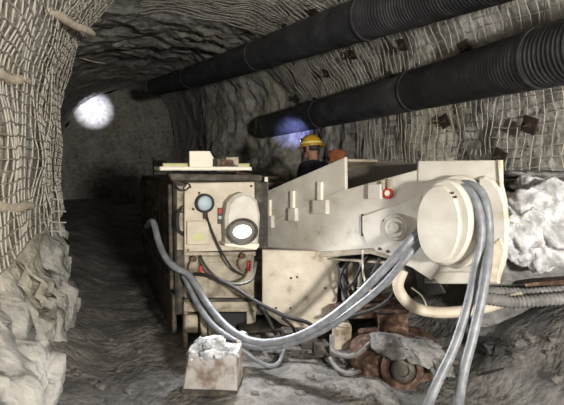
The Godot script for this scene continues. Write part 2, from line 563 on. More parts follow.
func build_ducts() -> void:
	var lo := [at(564, 52, 3.2), at(412, 91, 5.2), at(270, 126, 9.2)]
	lo.push_front(lo[0] + (lo[0] - lo[1]).normalized() * 1.6)
	var up := [at(340, 29, 5.2), at(155, 87, 12.3)]
	up = [at(590, -62, 2.75), at(430, -3, 4.1), at(340, 27, 5.2), up[0].lerp(up[1], 0.5) + Vector3(0, -0.03, 0), up[1]]
	var k := 0
	for pts in [lo, up]:
		var path := curve(pts, 0.01)
		var r := 0.225
		var base: Vector3 = pts[-1]
		var t := thing("ventilation_duct", base, ["black ribbed ventilation duct hanging lower on the netted wall", "black ventilation duct hanging higher, close under the roof"][k], "duct")
		var sh := Shape.new()
		sweep(sh, path, r, 28, false, [0.007, 0.003][k], 0.04)
		put("hose_wall", sh, M.duct, t)
		var inner := Shape.new()
		sweep(inner, path, r - 0.025, 20, false)
		put("inner_lining", inner, M.duct, t)
		# end collar and joint straps
		for f in [0.0, 0.28, 0.55, 0.78]:
			var m: int = path.size() - 2 - int(f * (path.size() - 10))
			var d := (path[m + 1] - path[m]).normalized()
			var c := Shape.new()
			lathe(c, path[m] - d * 0.03, d, [[r - 0.03, 0.0], [r + 0.010, 0.0], [r + 0.013, 0.02], [r + 0.010, 0.04], [r - 0.03, 0.04]], 28)
			put("collar", c, M.duct, t)
			# hanging wire up to the roof
			var top := path[m] + Vector3(0, r, 0)
			var q := top - AX0
			var hang := top
			for j in 60:
				hang.y += 0.03
				var v := Vector2(q.dot(AXR), hang.y - MID)
				if v.length() > rough_radius(v.angle(), q.dot(AXD)) + 0.03:
					break
			var wsh := Shape.new()
			bar(wsh, top - Vector3(0, 0.02, 0), hang, 0.004, 5)
			put("hanger_wire", wsh, M.steel, t)
		k += 1

func build_plates() -> void:
	for q in [[320, 4], [291, 25], [270, 32], [332, 68], [301, 95], [321, 99], [359, 90], [400, 72], [410, 38], [357, 50], [477, 40], [455, 118], [542, 122], [513, 156]]:
		var h := wall_hit(q[0], q[1])
		var p := net_point(h.x, h.y, 0.085)
		var e1 := (net_point(h.x, h.y + 0.1, 0.06) - net_point(h.x, h.y - 0.1, 0.06)).normalized()
		var nn := (axis_point(h.y, 0, MID) - p).normalized()
		e1 = (e1 - nn * e1.dot(nn)).normalized()
		var e2 := nn.cross(e1)
		var tilt: float = 0.5 * sin(q[0] * 1.7)
		var f1 := e1 * cos(tilt) + e2 * sin(tilt)
		var f2 := e2 * cos(tilt) - e1 * sin(tilt)
		var t := thing("bolt_plate", p, "dark square rock bolt plate pinning netting to rock", "bolt plate", "rock bolt plates on the netted wall and roof")
		var sh := Shape.new()
		var a := 0.075
		slab(sh, PackedVector3Array([p - f1 * a - f2 * a, p + f1 * a - f2 * a, p + f1 * a + f2 * a, p - f1 * a + f2 * a]), nn * 0.02, 0.005)
		put("plate", sh, M.plate, t)
		var bs := Shape.new()
		lathe(bs, p + nn * 0.02, nn, [[0.026, 0.0], [0.026, 0.02], [0.012, 0.022], [0.012, 0.07], [0.0, 0.07]], 6)
		put("bolt", bs, M.plate, t)

# ---------------------------------------------------------------- the machine
const MR := Vector3(0.92, 0, -0.392)     # across the machine
const MB := Vector3(-0.392, 0, -0.92)    # along it, away from its tail
const BE := Vector3(0.654, 0, 0.756)     # along the conveyor tail, towards the photographer
const BN := Vector3(-0.756, 0, 0.654)    # out of its near side
var MO := Vector3.ZERO
var BO := Vector3.ZERO
func ml(r: float, y: float, b: float) -> Vector3:
	return MO + MR * r + Vector3(0, y, 0) + MB * b
func face(px: float, py: float, b := 0.0) -> Vector3:                  # on the upright plane b behind the tail face
	return on_plane(px, py, MO + MB * b, MB)
func side(px: float, py: float, off := 0.0) -> Vector3:                # on the near side plane of the conveyor tail
	return on_plane(px, py, BO + BN * off, BN)
func faces(list: Array, b := 0.0) -> PackedVector3Array:
	var out := PackedVector3Array()
	for q in list:
		out.append(face(q[0], q[1], b))
	return out
func sides(list: Array, off := 0.0) -> PackedVector3Array:
	var out := PackedVector3Array()
	for q in list:
		out.append(side(q[0], q[1], off))
	return out
func oval(cx: float, cy: float, rx: float, ry: float, n := 28, a0 := 0.0) -> Array:
	var out := []
	for k in n:
		var a := TAU * k / n + a0
		out.append([cx + rx * cos(a), cy + ry * sin(a)])
	return out
func pix(list: Array) -> Array:                                        # [px, py, depth] rows -> points
	var out := []
	for q in list:
		out.append(at(q[0], q[1], q[2]))
	return out
func plate_part(called: String, list: Array, b: float, thick: float, mat: Material, parent: Node3D, bevel := 0.006) -> MeshInstance3D:
	var sh := Shape.new()
	slab(sh, faces(list, b), MB * thick, bevel)
	return put(called, sh, mat, parent)
func boom_part(called: String, list: Array, off: float, thick: float, mat: Material, parent: Node3D, bevel := 0.006) -> MeshInstance3D:
	var sh := Shape.new()
	slab(sh, sides(list, off), BN * -thick, bevel)
	return put(called, sh, mat, parent)
func rect(x0: float, y0: float, x1: float, y1: float) -> Array:
	return [[x0, y0], [x1, y0], [x1, y1], [x0, y1]]

func build_machine() -> void:
	MO = on_floor(178, 350)
	BO = Vector3(-0.21, 0, -4.6)
	var t := thing("heading_machine", ml(0.85, 0, 1.4), "cream-painted mining heading machine with flood lamp and raised conveyor tail", "machine")
	var sh := Shape.new()
	# hull, deck and crawlers
	block(sh, ml(0.0, 0.30, 0.06), MR * 0.83, Vector3(0, 1.24, 0), MB * 2.85, 0.02)
	put("hull", sh, M.grime, t)
	sh = Shape.new()
	block(sh, ml(0.75, 0.16, 0.62), MR * 1.25, Vector3(0, 0.12, 0), MB * 2.3, 0.015)
	put("deck", sh, M.grime, t)
	for r0 in [0.02, 1.62]:
		var o := Shape.new()
		var pr := PackedVector3Array()
		for k in 24:
			var a := TAU * k / 24.0
			pr.append(ml(r0, 0.20 + 0.19 * sin(a), 1.6 + (0.95 if cos(a) > 0.0 else -0.95) + 0.19 * cos(a)))
		slab(o, pr, MR * 0.30, 0.01)
		var tr := put("crawler_track", o, M.grime, t)
		for k in 15:                                                  # grouser shoes along the track's outside
			for lv in [0.0, 1.0]:
				var q := Shape.new()
				block(q, ml(r0 - 0.012, 0.0 + 0.385 * lv, 0.62 + k * 0.135), MR * 0.324, Vector3(0, 0.03, 0), MB * 0.085, 0.005)
				put("track_shoe", q, M.steel, tr)
	# ribs down the near flank of the hull
	for k in 9:
		sh = Shape.new()
		block(sh, ml(-0.035, 0.52, 0.16 + k * 0.31), MR * 0.04, Vector3(0, 0.98, 0), MB * 0.05, 0.006)
		put("flank_rib", sh, M.grime, t)
	sh = Shape.new()
	block(sh, ml(-0.03, 0.12, 0.10), MR * 0.04, Vector3(0, 0.36, 0), MB * 0.42, 0.008)
	put("skirt_plate", sh, M.grime, t)
	sh = Shape.new()
	block(sh, ml(-0.05, 0.72, 0.12), MR * 0.05, Vector3(0, 0.05, 0), MB * 2.6, 0.006)
	put("flank_rail", sh, M.steel, t)
	# tail face: upper panel, side recess, lower plates
	plate_part("upper_panel", [[188, 183], [254.5, 182], [256, 250], [184.5, 252], [184.5, 188]], -0.02, 0.08, M.beige, t)
	plate_part("recess_panel", rect(177, 186, 186, 250), 0.045, 0.03, M.worn, t)
	for k in 3:
		put("hose_coil", hose([face(183, 206 + k * 3, 0.02), face(177.5 + k, 212, -0.01), face(176.5 + k, 222, -0.015), face(178 + k, 231, -0.01), face(184, 236 - k * 2, 0.02)], 0.007, 6, 0.03), M.rubber, t)
	put("hose_coil", hose([face(176, 186, 0.0), face(180, 190, -0.02), face(186, 190, -0.02), face(190, 185, -0.03), face(184, 182, -0.01)], 0.008, 6, 0.03), M.rubber, t)
	plate_part("seam_strip", rect(184, 252, 256, 256), 0.0, 0.06, M.worn, t)
	plate_part("lower_panel", rect(184.5, 256, 254, 300), 0.04, 0.05, M.worn, t)
	plate_part("inset_plate", rect(208, 262, 250, 296), 0.032, 0.012, M.worn, t, 0.004)
	plate_part("cross_beam", rect(184, 302, 257, 312), -0.02, 0.10, M.worn, t)
	plate_part("beam_lip", rect(184, 299, 257, 302), -0.01, 0.08, M.grime, t)
	plate_part("tow_bracket", rect(185, 315, 198, 333), -0.02, 0.10, M.worn, t)
	plate_part("leg_plate", rect(184, 312, 188, 348), 0.0, 0.08, M.worn, t)
	plate_part("leg_plate", [[199, 314], [206, 314], [208, 345], [203, 345]], 0.02, 0.06, M.worn, t)
	plate_part("leg_plate", rect(247, 312, 256, 332), 0.02, 0.06, M.worn, t)
	plate_part("under_panel", rect(206, 313, 248, 330), 0.10, 0.04, M.rubber, t)
	plate_part("pipe_block", [[207, 322], [218, 318], [224, 332], [210, 344]], 0.03, 0.06, M.worn, t)
	# valve group with red handles
	for q in [[194, 268, 5.5, 8], [243, 264, 4.5, 7]]:
		sh = Shape.new()
		slab(sh, faces(oval(q[0], q[1], q[2], q[3], 12), -0.03), MB * 0.07, 0.01)
		var vb := put("valve_body", sh, M.worn, t)
		sh = Shape.new()
		slab(sh, faces(rect(q[0] + q[2], q[1] - 2, q[0] + q[2] + 3, q[1] + 7), -0.035), MB * 0.02, 0.002)
		put("handle", sh, M.red, vb)
		sh = Shape.new()
		slab(sh, faces(oval(q[0], q[1] - q[3] - 1, 3.2, 3.0, 10), -0.045), MB * 0.05, 0.004)
		put("cap", sh, M.rust, vb)
	# round sight lamp
	var c := face(204, 203, -0.02)
	var r := 9.6 / FOC * 3.98
	sh = Shape.new()
	lathe(sh, c, -MB, [[r, 0.0], [r, 0.045], [r * 0.94, 0.055], [r * 0.78, 0.055], [r * 0.76, 0.03]], 28)
	var rl := put("round_lamp", sh, M.rubber, t)
	rl.set_meta("label", "round lamp with dark rim and glass front")
	sh = Shape.new()
	lathe(sh, c - MB * 0.028, -MB, [[r * 0.80, 0.0], [r * 0.6, 0.012], [r * 0.3, 0.019], [0.0, 0.021]], 28)
	put("lens", sh, M.dark_glass, rl)
	put("lamp_lead", hose([face(206, 214, -0.04), face(210, 226, -0.07), face(219, 247, -0.08), face(232, 268, -0.09), face(243, 275, -0.06)], 0.010, 7), M.rubber, t)
	plate_part("gland", rect(203.5, 212.5, 208, 219), -0.05, 0.035, M.rust, t, 0.004)
	# flood lamp in its hooded housing
	var hood := [[226.5, 244], [225.5, 218], [228, 203], [234, 196], [243, 192.5], [252, 195], [258, 201], [261, 215], [259, 246]]
	var hb := -0.02
	sh = Shape.new()
	slab(sh, faces(hood, hb - 0.16), MB * 0.16, 0.03)
	var hd := put("lamp_hood", sh, M.cream, t)
	hd.set_meta("label", "hooded flood lamp housing with glowing lens")
	sh = Shape.new()
	slab(sh, faces([[224, 243.5], [225.5, 246], [256.5, 250], [259.5, 246], [259, 243.5]], hb - 0.175), MB * 0.175, 0.006)
	put("base_plate", sh, M.pale, hd)
	var lens_at := face(242, 231.5, hb - 0.162)
	sh = Shape.new()
	lathe(sh, lens_at, -MB, [[0.145, -0.01], [0.15, 0.015], [0.138, 0.022], [0.118, 0.010]], 32, Vector2(1.0, 0.82))
	put("bezel", sh, M.steel, hd)
	sh = Shape.new()
	lathe(sh, lens_at, -MB, [[0.122, 0.004], [0.122, 0.009], [0.0, 0.011]], 32, Vector2(1.0, 0.82))
	put("reflector", sh, M.trough, hd)
	sh = Shape.new()
	lathe(sh, lens_at, -MB, [[0.088, 0.009], [0.07, 0.020], [0.0, 0.028]], 28, Vector2(1.0, 0.70))
	put("lamp_lens", sh, M.glow, hd)
	var l := SpotLight3D.new()
	l.name = "headlight"
	l.light_energy = 5.0
	l.light_color = Color(0.97, 0.98, 1.0)
	l.light_size = 0.08
	l.spot_range = 30.0
	l.spot_attenuation = 2.0
	l.spot_angle = 75.0
	l.spot_angle_attenuation = 1.0
	l.shadow_enabled = true
	t.add_child(l)
	l.look_at_from_position(lens_at - MB * 0.05, lens_at - MB * 1.0 + Vector3(0, -0.55, 0))
	# number box with lime oval, switch
	var nb := plate_part("gauge_box", rect(187, 221, 209.5, 245), -0.05, 0.04, M.beige, t)
	plate_part("oval_plate", oval(198, 237, 6.6, 4.0, 18), -0.054, 0.006, M.lime, nb, 0.001)
	var sw := plate_part("switch", rect(218, 208, 222.5, 224), -0.04, 0.03, M.steel, t, 0.004)
	plate_part("switch_button", rect(218.6, 208.8, 222, 213), -0.046, 0.008, M.red, sw, 0.001)
	plate_part("switch_button", rect(218.6, 216, 222, 219), -0.046, 0.008, M.dark_glass, sw, 0.001)
	for q in [[199, 193], [193, 209], [188, 250], [251, 248], [251, 186], [190, 187]]:
		sh = Shape.new()
		lathe(sh, face(q[0], q[1], -0.02), -MB, [[0.012, 0.0], [0.012, 0.01], [0.0, 0.012]], 6)
		put("bolt", sh, M.rust, t)
	# top: dark beam, tray, upright plate, junction box
	plate_part("top_beam", [[168, 173.5], [262, 175], [262, 181], [172, 180.5]], 0.0, 0.12, M.grime, t)
	sh = Shape.new()
	block(sh, face(160, 170.5, 0.02), face(252, 170.5, 0.02) - face(160, 170.5, 0.02), Vector3(0, 0.035, 0), MB * 0.42, 0.01)
	var tray := put("lid_plate", sh, M.pale, t)
	tray.set_meta("label", "pale yellowish lid plate on top of the body")
	sh = Shape.new()
	block(sh, face(163, 168.4, 0.3), face(250, 168.4, 0.3) - face(163, 168.4, 0.3), Vector3(0, 0.05, 0), MB * 0.03, 0.01)
	put("lid_rim", sh, M.lime, tray)
	plate_part("upright_plate", [[189.5, 169], [189.5, 151], [210, 151], [214.5, 159.5], [214, 169]], 0.22, 0.03, M.pale, t)
	plate_part("junction_box", rect(217, 158.5, 238.5, 172), 0.06, 0.20, M.grime, t)
	plate_part("junction_cover", [[221, 160], [232, 160], [233, 165], [229, 171], [221, 171]], 0.045, 0.02, M.rust, t)
	plate_part("junction_top", [[226, 157], [238.5, 157], [239, 166], [234, 165], [233, 160], [226, 160]], 0.05, 0.05, M.worn, t)
	for q in [[[238, 173, 4.1], [262, 177, 4.6], [285, 178, 5.2]], [[244, 180, 4.2], [264, 184, 4.6], [282, 184, 5.0]], [[244, 186, 4.2], [264, 188, 4.7], [275, 188, 5.0]]]:
		put("rail_pipe", hose(pix(q), 0.016), M.rust, t)
	sh = Shape.new()
	slab(sh, PackedVector3Array([at(264.5, 177, 4.55), at(268, 177, 4.55), at(268, 228, 4.55), at(264.5, 228, 4.55)]), Vector3(0, 0, -0.03), 0.003)
	put("post", sh, M.pale, t)
	# dark gap plate between body and conveyor, curved shield below it
	plate_part("gap_plate", rect(255, 182, 268, 315), 0.06, 0.1, M.grime, t)
	var shield := [[262, 250], [340, 252], [338.5, 285], [337, 300], [331, 318], [318, 328], [300, 330], [282, 325], [270, 316], [262, 306]]
	var so := Vector3(0, 0, -3.98)
	var sn := Vector3(-0.12, 0, 1.0).normalized()
	var pts := PackedVector3Array()
	for q in shield:
		pts.append(on_plane(q[0], q[1], so, sn))
	sh = Shape.new()
	slab(sh, pts, -sn * 0.06, 0.008)
	var sd := put("apron_shield", sh, M.beige, t)
	for q in [[276, 308], [290.5, 308], [325, 288], [291, 278], [297, 277]]:
		sh = Shape.new()
		lathe(sh, on_plane(q[0], q[1], so, sn), sn, [[0.011, -0.002], [0.011, 0.004], [0.0, 0.005]], 8)
		put("bolt", sh, M.rust, sd)
	# ---- conveyor tail
	var W := 0.46
	var near := [[262, 193], [345, 157], [345.5, 189.5], [416, 170], [418, 161.5], [499, 160.5], [500, 178], [505.5, 200], [506, 235], [504, 265], [496, 283.5], [434, 284], [424, 274], [405, 262], [385, 257], [365, 250], [330, 254], [290, 257], [262, 258]]
	var nb2 := boom_part("tail_side", near, 0.0, 0.035, M.cream, t)
	nb2.set_meta("label", "cream side plate of the conveyor tail")
	var far := [[262, 196], [338, 160], [420, 164], [499, 166], [500, 230], [430, 262], [262, 256]]
	sh = Shape.new()
	var fp := sides([[285, 186], [345, 158], [418, 163], [495, 163], [497, 235], [488, 262], [430, 262], [285, 250]], -W)
	slab(sh, fp, BN * -0.03)
	put("tail_side", sh, M.trough, t)
	sh = Shape.new()                                                   # trough floor
	var a := side(262, 222)
	var b := side(440, 212)
	block(sh, a - BN * 0.035, b - a, Vector3(0, 0.03, 0), BN * -(W - 0.04))
	put("trough_floor", sh, M.trough, t)
	sh = Shape.new()                                                   # cover over the rear of the trough
	a = side(262, 194.5)
	b = side(344, 159)
	block(sh, a - BN * 0.03, b - a, Vector3(0, -0.02, 0), BN * -(W - 0.02), 0.004)
	put("trough_cover", sh, M.worn, t)
	sh = Shape.new()                                                   # underside
	a = side(262, 256)
	b = side(430, 268)
	block(sh, a - BN * 0.03, b - a, Vector3(0, 0.02, 0), BN * -(W - 0.04), 0.004)
	put("tail_bottom", sh, M.worn, t)
	sh = Shape.new()                                                   # tail end plates
	a = side(499, 163)
	slab(sh, PackedVector3Array([a - BN * 0.03, side(500, 240) - BN * 0.03, side(496, 232, -W + 0.01), side(494, 164, -W + 0.01)]), -BE * 0.03, 0.004)
	put("end_plate", sh, M.worn, t)
	a = side(418, 162)
	b = side(498, 161.5)
	sh = Shape.new()
	slab(sh, PackedVector3Array([a - BN * 0.03, b - BN * 0.03, side(494, 164, -W + 0.01), side(418, 164, -W + 0.01)]), Vector3(0, -0.02, 0), 0.004)
	put("top_cover", sh, M.worn, t)
	boom_part("bottom_rail", [[262, 254], [330, 251], [372, 248], [400, 256], [398, 262], [370, 254], [330, 257], [262, 260]], 0.012, 0.05, M.worn, t)
	boom_part("seam_rib", [[268, 222], [345, 188], [346, 190], [268, 225]], 0.006, 0.012, M.cream, t, 0.002)
	boom_part("corner_plate", [[418, 161], [499, 160], [500, 182], [474, 181], [440, 179], [417.5, 184]], 0.012, 0.02, M.cream, t)
	# lugs with pins along the side
	for q in [[268, 216, 228, 3.2, 200, 1.6], [291.5, 208, 221, 3.6, 191, 1.6], [319, 200, 214, 7.0, 182, 2.0], [374, 184, 199, 6.5, 184, 1.5]]:
		var lug := boom_part("lug", rect(q[0] - q[3], q[1], q[0] + q[3], q[2]), 0.04, 0.05, M.cream, t)
		boom_part("pin", rect(q[0] - q[5], q[4], q[0] + q[5], q[1] + 3), 0.028, 0.03, M.pale, lug, 0.004)
	boom_part("tag_plate", oval(387, 193.5, 5.0, 5.6, 16), 0.02, 0.02, M.red, t, 0.003).set_meta("label", "small round red tag")
	boom_part("tag_rim", oval(387, 193.2, 2.6, 3.0, 12), 0.024, 0.006, M.pale, t, 0.001)
	for q in [[382, 184], [389, 183]]:
		boom_part("tag_hook", rect(q[0] - 1.6, q[1] - 4, q[0] + 1.6, q[1] + 6), 0.03, 0.03, M.worn, t, 0.003)
	boom_part("seam_bar", rect(361, 214, 362.6, 236), 0.01, 0.012, M.grime, t, 0.002)
	# bearing housing and boss
	var bh := boom_part("bearing_plate", [[362, 216], [420, 196], [421, 254], [405, 259], [392, 257], [376, 251], [366, 242], [362, 232]], 0.035, 0.035, M.cream, t)
	for q in [[13.5, 0.055, 0.02], [10.5, 0.075, 0.02], [5.5, 0.088, 0.014]]:
		boom_part("boss", oval(394, 227.5, q[0] * 0.9, q[0], 24), q[1], q[2], M.cream, bh, 0.005)
	for q in [[379, 249], [387, 251.5], [384, 221], [412, 248]]:
		boom_part("bolt", oval(q[0], q[1], 1.6, 1.6, 8), 0.043, 0.012, M.grime, bh, 0.002)
	# drive drum: oval drum with raised rim, standing out of the side
	var dr := boom_part("drive_drum", oval(443.5, 222.5, 27.5, 43.0, 40), 0.24, 0.24, M.cream, t, 0.016)
	boom_part("drum_face", oval(438, 224.5, 21.5, 39.0, 40), 0.262, 0.03, M.cream, dr, 0.008)
	boom_part("drum_back", oval(456, 222, 30, 47, 40), 0.10, 0.08, M.cream, dr, 0.01)
	for q in [[452, 193], [455, 197]]:
		boom_part("bolt", oval(q[0], q[1], 1.5, 1.5, 8), 0.27, 0.012, M.rust, dr, 0.002)
	var tip := boom_part("tip_plate", [[484, 176], [492, 180], [500, 190], [505, 205], [507, 230], [505, 258], [497, 283], [478, 283], [478, 178]], 0.05, 0.05, M.cream, t, 0.012)
	boom_part("rub_strip", [[497, 160], [501.5, 160], [502, 192], [499, 188]], 0.03, 0.03, M.timber, t)
	boom_part("scuff_plate", [[484, 252], [500, 238], [504, 250], [497, 282], [485, 282]], 0.058, 0.012, M.timber, tip, 0.003)
	boom_part("cable_guard", [[398, 262], [418, 240], [430, 252], [440, 266], [430, 280], [412, 268]], 0.06, 0.05, M.cream, t)
	boom_part("rubber_flap", [[414, 268], [438, 280], [445, 293], [428, 296], [418, 288]], 0.02, 0.02, M.rubber, t)
	boom_part("lower_rail", rect(424, 272, 498, 284), 0.02, 0.04, M.cream, t)
	# pedestal, turntable and rusty cross members below the tail
	sh = Shape.new()
	lathe(sh, Vector3(0.28, 0.22, -4.45), Vector3.UP, [[0.0, 0.0], [0.34, 0.0], [0.34, 0.10], [0.26, 0.12], [0.24, 0.42], [0.30, 0.45], [0.30, 0.54], [0.0, 0.54]], 28)
	put("turntable", sh, M.grime, t)
	for q in [[[350, 262, 3.95], [351, 305, 3.95], 0.035, "worn"], [[362, 258, 3.9], [358, 300, 3.95], 0.022, "pale"], [[343, 268, 3.8], [345, 300, 3.85], 0.028, "cable"]]:
		put("support_tube", hose(pix([q[0], [(q[0][0] + q[1][0]) / 2.0, (q[0][1] + q[1][1]) / 2.0, (q[0][2] + q[1][2]) / 2.0], q[1]]), q[2], 10), M[q[3]], t)
	sh = Shape.new()
	slab(sh, PackedVector3Array([at(330, 311, 3.72), at(409, 310, 3.5), at(409, 317, 3.5), at(330, 320, 3.72)]), Vector3(0.05, 0, -0.5), 0.008)
	put("bumper_beam", sh, M.rust, t)
	sh = Shape.new()
	slab(sh, PackedVector3Array([at(378, 316, 3.48), at(408, 314, 3.44), at(409, 336, 3.44), at(380, 338, 3.48)]), Vector3(0.03, 0, -0.3), 0.008)
	put("bumper_block", sh, M.rust, t)
	sh = Shape.new()
	slab(sh, PackedVector3Array([at(336, 328, 3.55), at(352, 328, 3.55), at(351, 350, 3.55), at(333, 351, 3.55)]), Vector3(0, 0, -0.2), 0.012)
	put("clamp_block", sh, M.worn, t)
	for q in [[268, 338, 282, 350, 3.7], [284, 332, 298, 346, 3.75], [302, 334, 318, 350, 3.7], [316, 345, 330, 358, 3.62], [250, 340, 262, 352, 3.75]]:
		sh = Shape.new()
		slab(sh, PackedVector3Array([at(q[0], q[1], q[4]), at(q[2], q[1], q[4]), at(q[2], q[3], q[4]), at(q[0], q[3], q[4])]), Vector3(-0.03, 0, -0.14), 0.012)
		put("pipe_coupling", sh, M.grime, t)
	sh = Shape.new()
	slab(sh, PackedVector3Array([at(240, 333, 3.95), at(400, 320, 3.95), at(400, 345, 3.95), at(240, 356, 3.95)]), Vector3(-0.05, 0, -0.3), 0.01)
	put("under_frame", sh, M.grime, t)
	# hoses that belong to the machine
	for q in [
		[[[194, 274, 3.92], [205, 275, 3.86], [216, 279, 3.84], [235, 288, 3.8], [255, 301, 3.75], [285, 316, 3.7], [306, 322, 3.65], [318, 330, 3.6]], 0.017, "rubber"],
		[[[200, 256, 3.95], [206, 267, 3.86], [216, 277, 3.82], [228, 283, 3.83], [242, 284, 3.84], [253, 278, 3.9], [256, 262, 3.98]], 0.013, "steel"],
		[[[188, 278, 3.9], [200, 302, 3.85], [212, 320, 3.82], [226, 331, 3.8]], 0.013, "rubber"],
		[[[258, 302, 3.8], [268, 318, 3.72], [276, 335, 3.68]], 0.016, "rubber"],
		[[[282, 318, 3.72], [292, 326, 3.66], [296, 336, 3.66]], 0.013, "rubber"],
		[[[232, 344, 3.5], [246, 352, 3.5], [258, 361, 3.5], [270, 366, 3.55], [279, 362, 3.6], [284, 348, 3.7]], 0.018, "cable"],
		[[[338, 264, 3.85], [345, 280, 3.75], [352, 296, 3.7], [350, 312, 3.75]], 0.020, "rubber"],
		[[[352, 258, 3.8], [344, 268, 3.7], [340, 282, 3.7], [346, 298, 3.7]], 0.012, "rubber"],
		[[[368, 256, 3.6], [360, 270, 3.6], [352, 284, 3.65], [342, 290, 3.75]], 0.013, "rubber"],
		[[[380, 258, 3.5], [372, 274, 3.5], [360, 290, 3.55], [346, 304, 3.65]], 0.015, "rubber"],
		[[[392, 262, 3.4], [386, 280, 3.45], [374, 296, 3.5], [356, 308, 3.6]], 0.016, "grime"],
		[[[403, 268, 3.3], [394, 282, 3.35], [382, 289, 3.4], [370, 291, 3.45], [358, 288, 3.6]], 0.014, "worn"],
		[[[398, 278, 3.3], [392, 296, 3.35], [376, 308, 3.45], [352, 316, 3.55], [330, 322, 3.6]], 0.016, "rubber"],
		[[[332, 335, 3.52], [333, 350, 3.5], [345, 356, 3.4], [357, 354, 3.35], [367, 346, 3.35], [380, 338, 3.35], [396, 336, 3.35], [405, 340, 3.35]], 0.020, "slate"],
		[[[330, 358, 3.52], [338, 369, 3.4], [349, 373, 3.35], [361, 370, 3.35], [368, 360, 3.35], [368, 348, 3.4]], 0.018, "slate"],
		[[[363, 250, 3.45], [363, 270, 3.5], [366, 286, 3.55]], 0.008, "pale"],
		[[[412, 288, 3.2], [422, 296, 3.1], [426, 305, 3.1]], 0.006, "pale"]]:
		put("hydraulic_hose", hose(pix(q[0]), q[1], 9), M[q[2]], t)
	# forward lamp that lights the face
	var fl := ml(0.25, 1.72, 2.75)
	sh = Shape.new()
	block(sh, fl - MR * 0.1 - Vector3(0, 0.18, 0), MR * 0.2, Vector3(0, 0.26, 0), MB * 0.12)
	var fh := put("front_lamp", sh, M.steel, t)
	var aim := axis_point(18.6, -2.2, 4.2)
	sh = Shape.new()
	lathe(sh, fl + MB * 0.121, MB, [[0.08, 0.0], [0.08, 0.01], [0.0, 0.014]], 20)
	put("lamp_lens", sh, M.blueglow, fh)
	var sp := SpotLight3D.new()
	sp.name = "face_beam"
	sp.light_energy = 800.0
	sp.light_color = Color(0.86, 0.88, 1.0)
	sp.light_size = 0.06
	sp.spot_range = 30.0
	sp.spot_attenuation = 2.0
	sp.spot_angle = 3.6
	sp.spot_angle_attenuation = 1.0
	sp.shadow_enabled = true
	t.add_child(sp)
	sp.look_at_from_position(fl + MB * 0.15, aim)

# ---------------------------------------------------------------- loose cables and hoses
func build_cables() -> void:
	var droop := "thick grey cable looped over the drive drum to the ground"
	var q1 := [side(446, 196, 0.15), side(454, 189, 0.17), side(464, 188, 0.17), side(473, 196, 0.17), side(479, 212, 0.18), side(481, 235, 0.2)]
	q1.append_array(pix([[476, 268, 2.62], [468, 305, 2.55], [455, 345, 2.5], [441, 375, 2.45], [430, 400, 2.42], [418, 435, 2.42]]))
	var e1: Vector3 = q1[-1]
	e1.y = ground_at(e1) + 0.025
	q1.append(e1)
	tag(put("power_cable", hose(q1, 0.028, 12), M.cable), droop + ", outer of the pair", "cable", "cables on the conveyor tail")
	var q2 := [side(456, 186, 0.10), side(468, 184, 0.10), side(480, 191, 0.11), side(487, 208, 0.12), side(489, 235, 0.14)]
	q2.append_array(pix([[487, 265, 2.56], [481, 300, 2.5], [472, 340, 2.45], [464, 370, 2.4], [459, 400, 2.38], [455, 436, 2.38]]))
	var e2: Vector3 = q2[-1]
	e2.y = ground_at(e2) + 0.025
	q2.append(e2)
	tag(put("power_cable", hose(q2, 0.028, 12), M.cable), droop + ", inner of the pair", "cable", "cables on the conveyor tail")
	var pair := [
		[[424, 226, 3.02], [412, 238, 3.0], [400, 252, 3.0], [380, 273, 3.05], [355, 298, 3.12], [330, 318, 3.2], [305, 333, 3.28], [280, 341, 3.36], [258, 342, 3.45], [240, 336, 3.5], [222, 322, 3.6], [206, 302, 3.7], [194, 282, 3.8], [186, 273, 3.84], [176, 268, 3.85], [166, 258, 3.9], [159, 243, 4.05], [153, 222, 4.2], [147, 226, 4.6]],
		[[426, 234, 3.04], [416, 246, 3.03], [403, 262, 3.03], [384, 284, 3.08], [358, 306, 3.15], [332, 325, 3.23], [306, 338, 3.32], [280, 346, 3.4], [256, 347, 3.5], [234, 340, 3.57], [214, 326, 3.68], [200, 308, 3.76], [190, 288, 3.84], [184, 276, 3.9]]]
	tag(put("power_cable", hose(pix(pair[0]), 0.030, 12), M.cable), "thick grey cable slung across the machine and up its dark flank", "cable", "cables on the conveyor tail")
	tag(put("power_cable", hose(pix(pair[1]), 0.026, 12), M.cable), "thick grey cable slung below its twin to the red-handled valve", "cable", "cables on the conveyor tail")
	var tie := Shape.new()
	lathe(tie, at(242, 338, 3.53), at(250, 341, 3.5) - at(242, 338, 3.53), [[0.050, -0.02], [0.054, -0.02], [0.054, 0.02], [0.050, 0.02]], 20)
	tag(put("cable_tie", tie, M.pale), "pale band tying the two slung cables together", "cable tie")
	# cream delivery hose below the tail
	tag(put("delivery_hose", hose(pix([[403, 270, 3.2], [398, 284, 3.2], [402, 296, 3.2], [414, 307, 3.2], [432, 312, 3.2], [455, 312, 3.2], [480, 309, 3.22], [500, 303, 3.25], [520, 296, 3.3]]), 0.042, 12), M.beige), "thick cream hose drooping below the conveyor tail", "hose")
	# ribbed hoses along the ledge
	var k := 0
	for q in [[[[478, 291, 3.35], [500, 292, 3.35], [530, 293, 3.3], [564, 290, 3.25], [610, 286, 3.2]], 0.040, "upper of two pale ribbed hoses lying along the rock ledge"], [[[470, 296, 3.2], [490, 299, 3.2], [515, 302, 3.2], [545, 300, 3.15], [600, 296, 3.1]], 0.044, "lower of two pale ribbed hoses lying along the rock ledge"]]:
		var sh := Shape.new()
		sweep(sh, curve(pix(q[0]), 0.008), q[1], 14, true, 0.005, 0.03)
		tag(put("ribbed_hose", sh, M.slate), q[2], "hose", "ribbed hoses on the ledge")
		k += 1

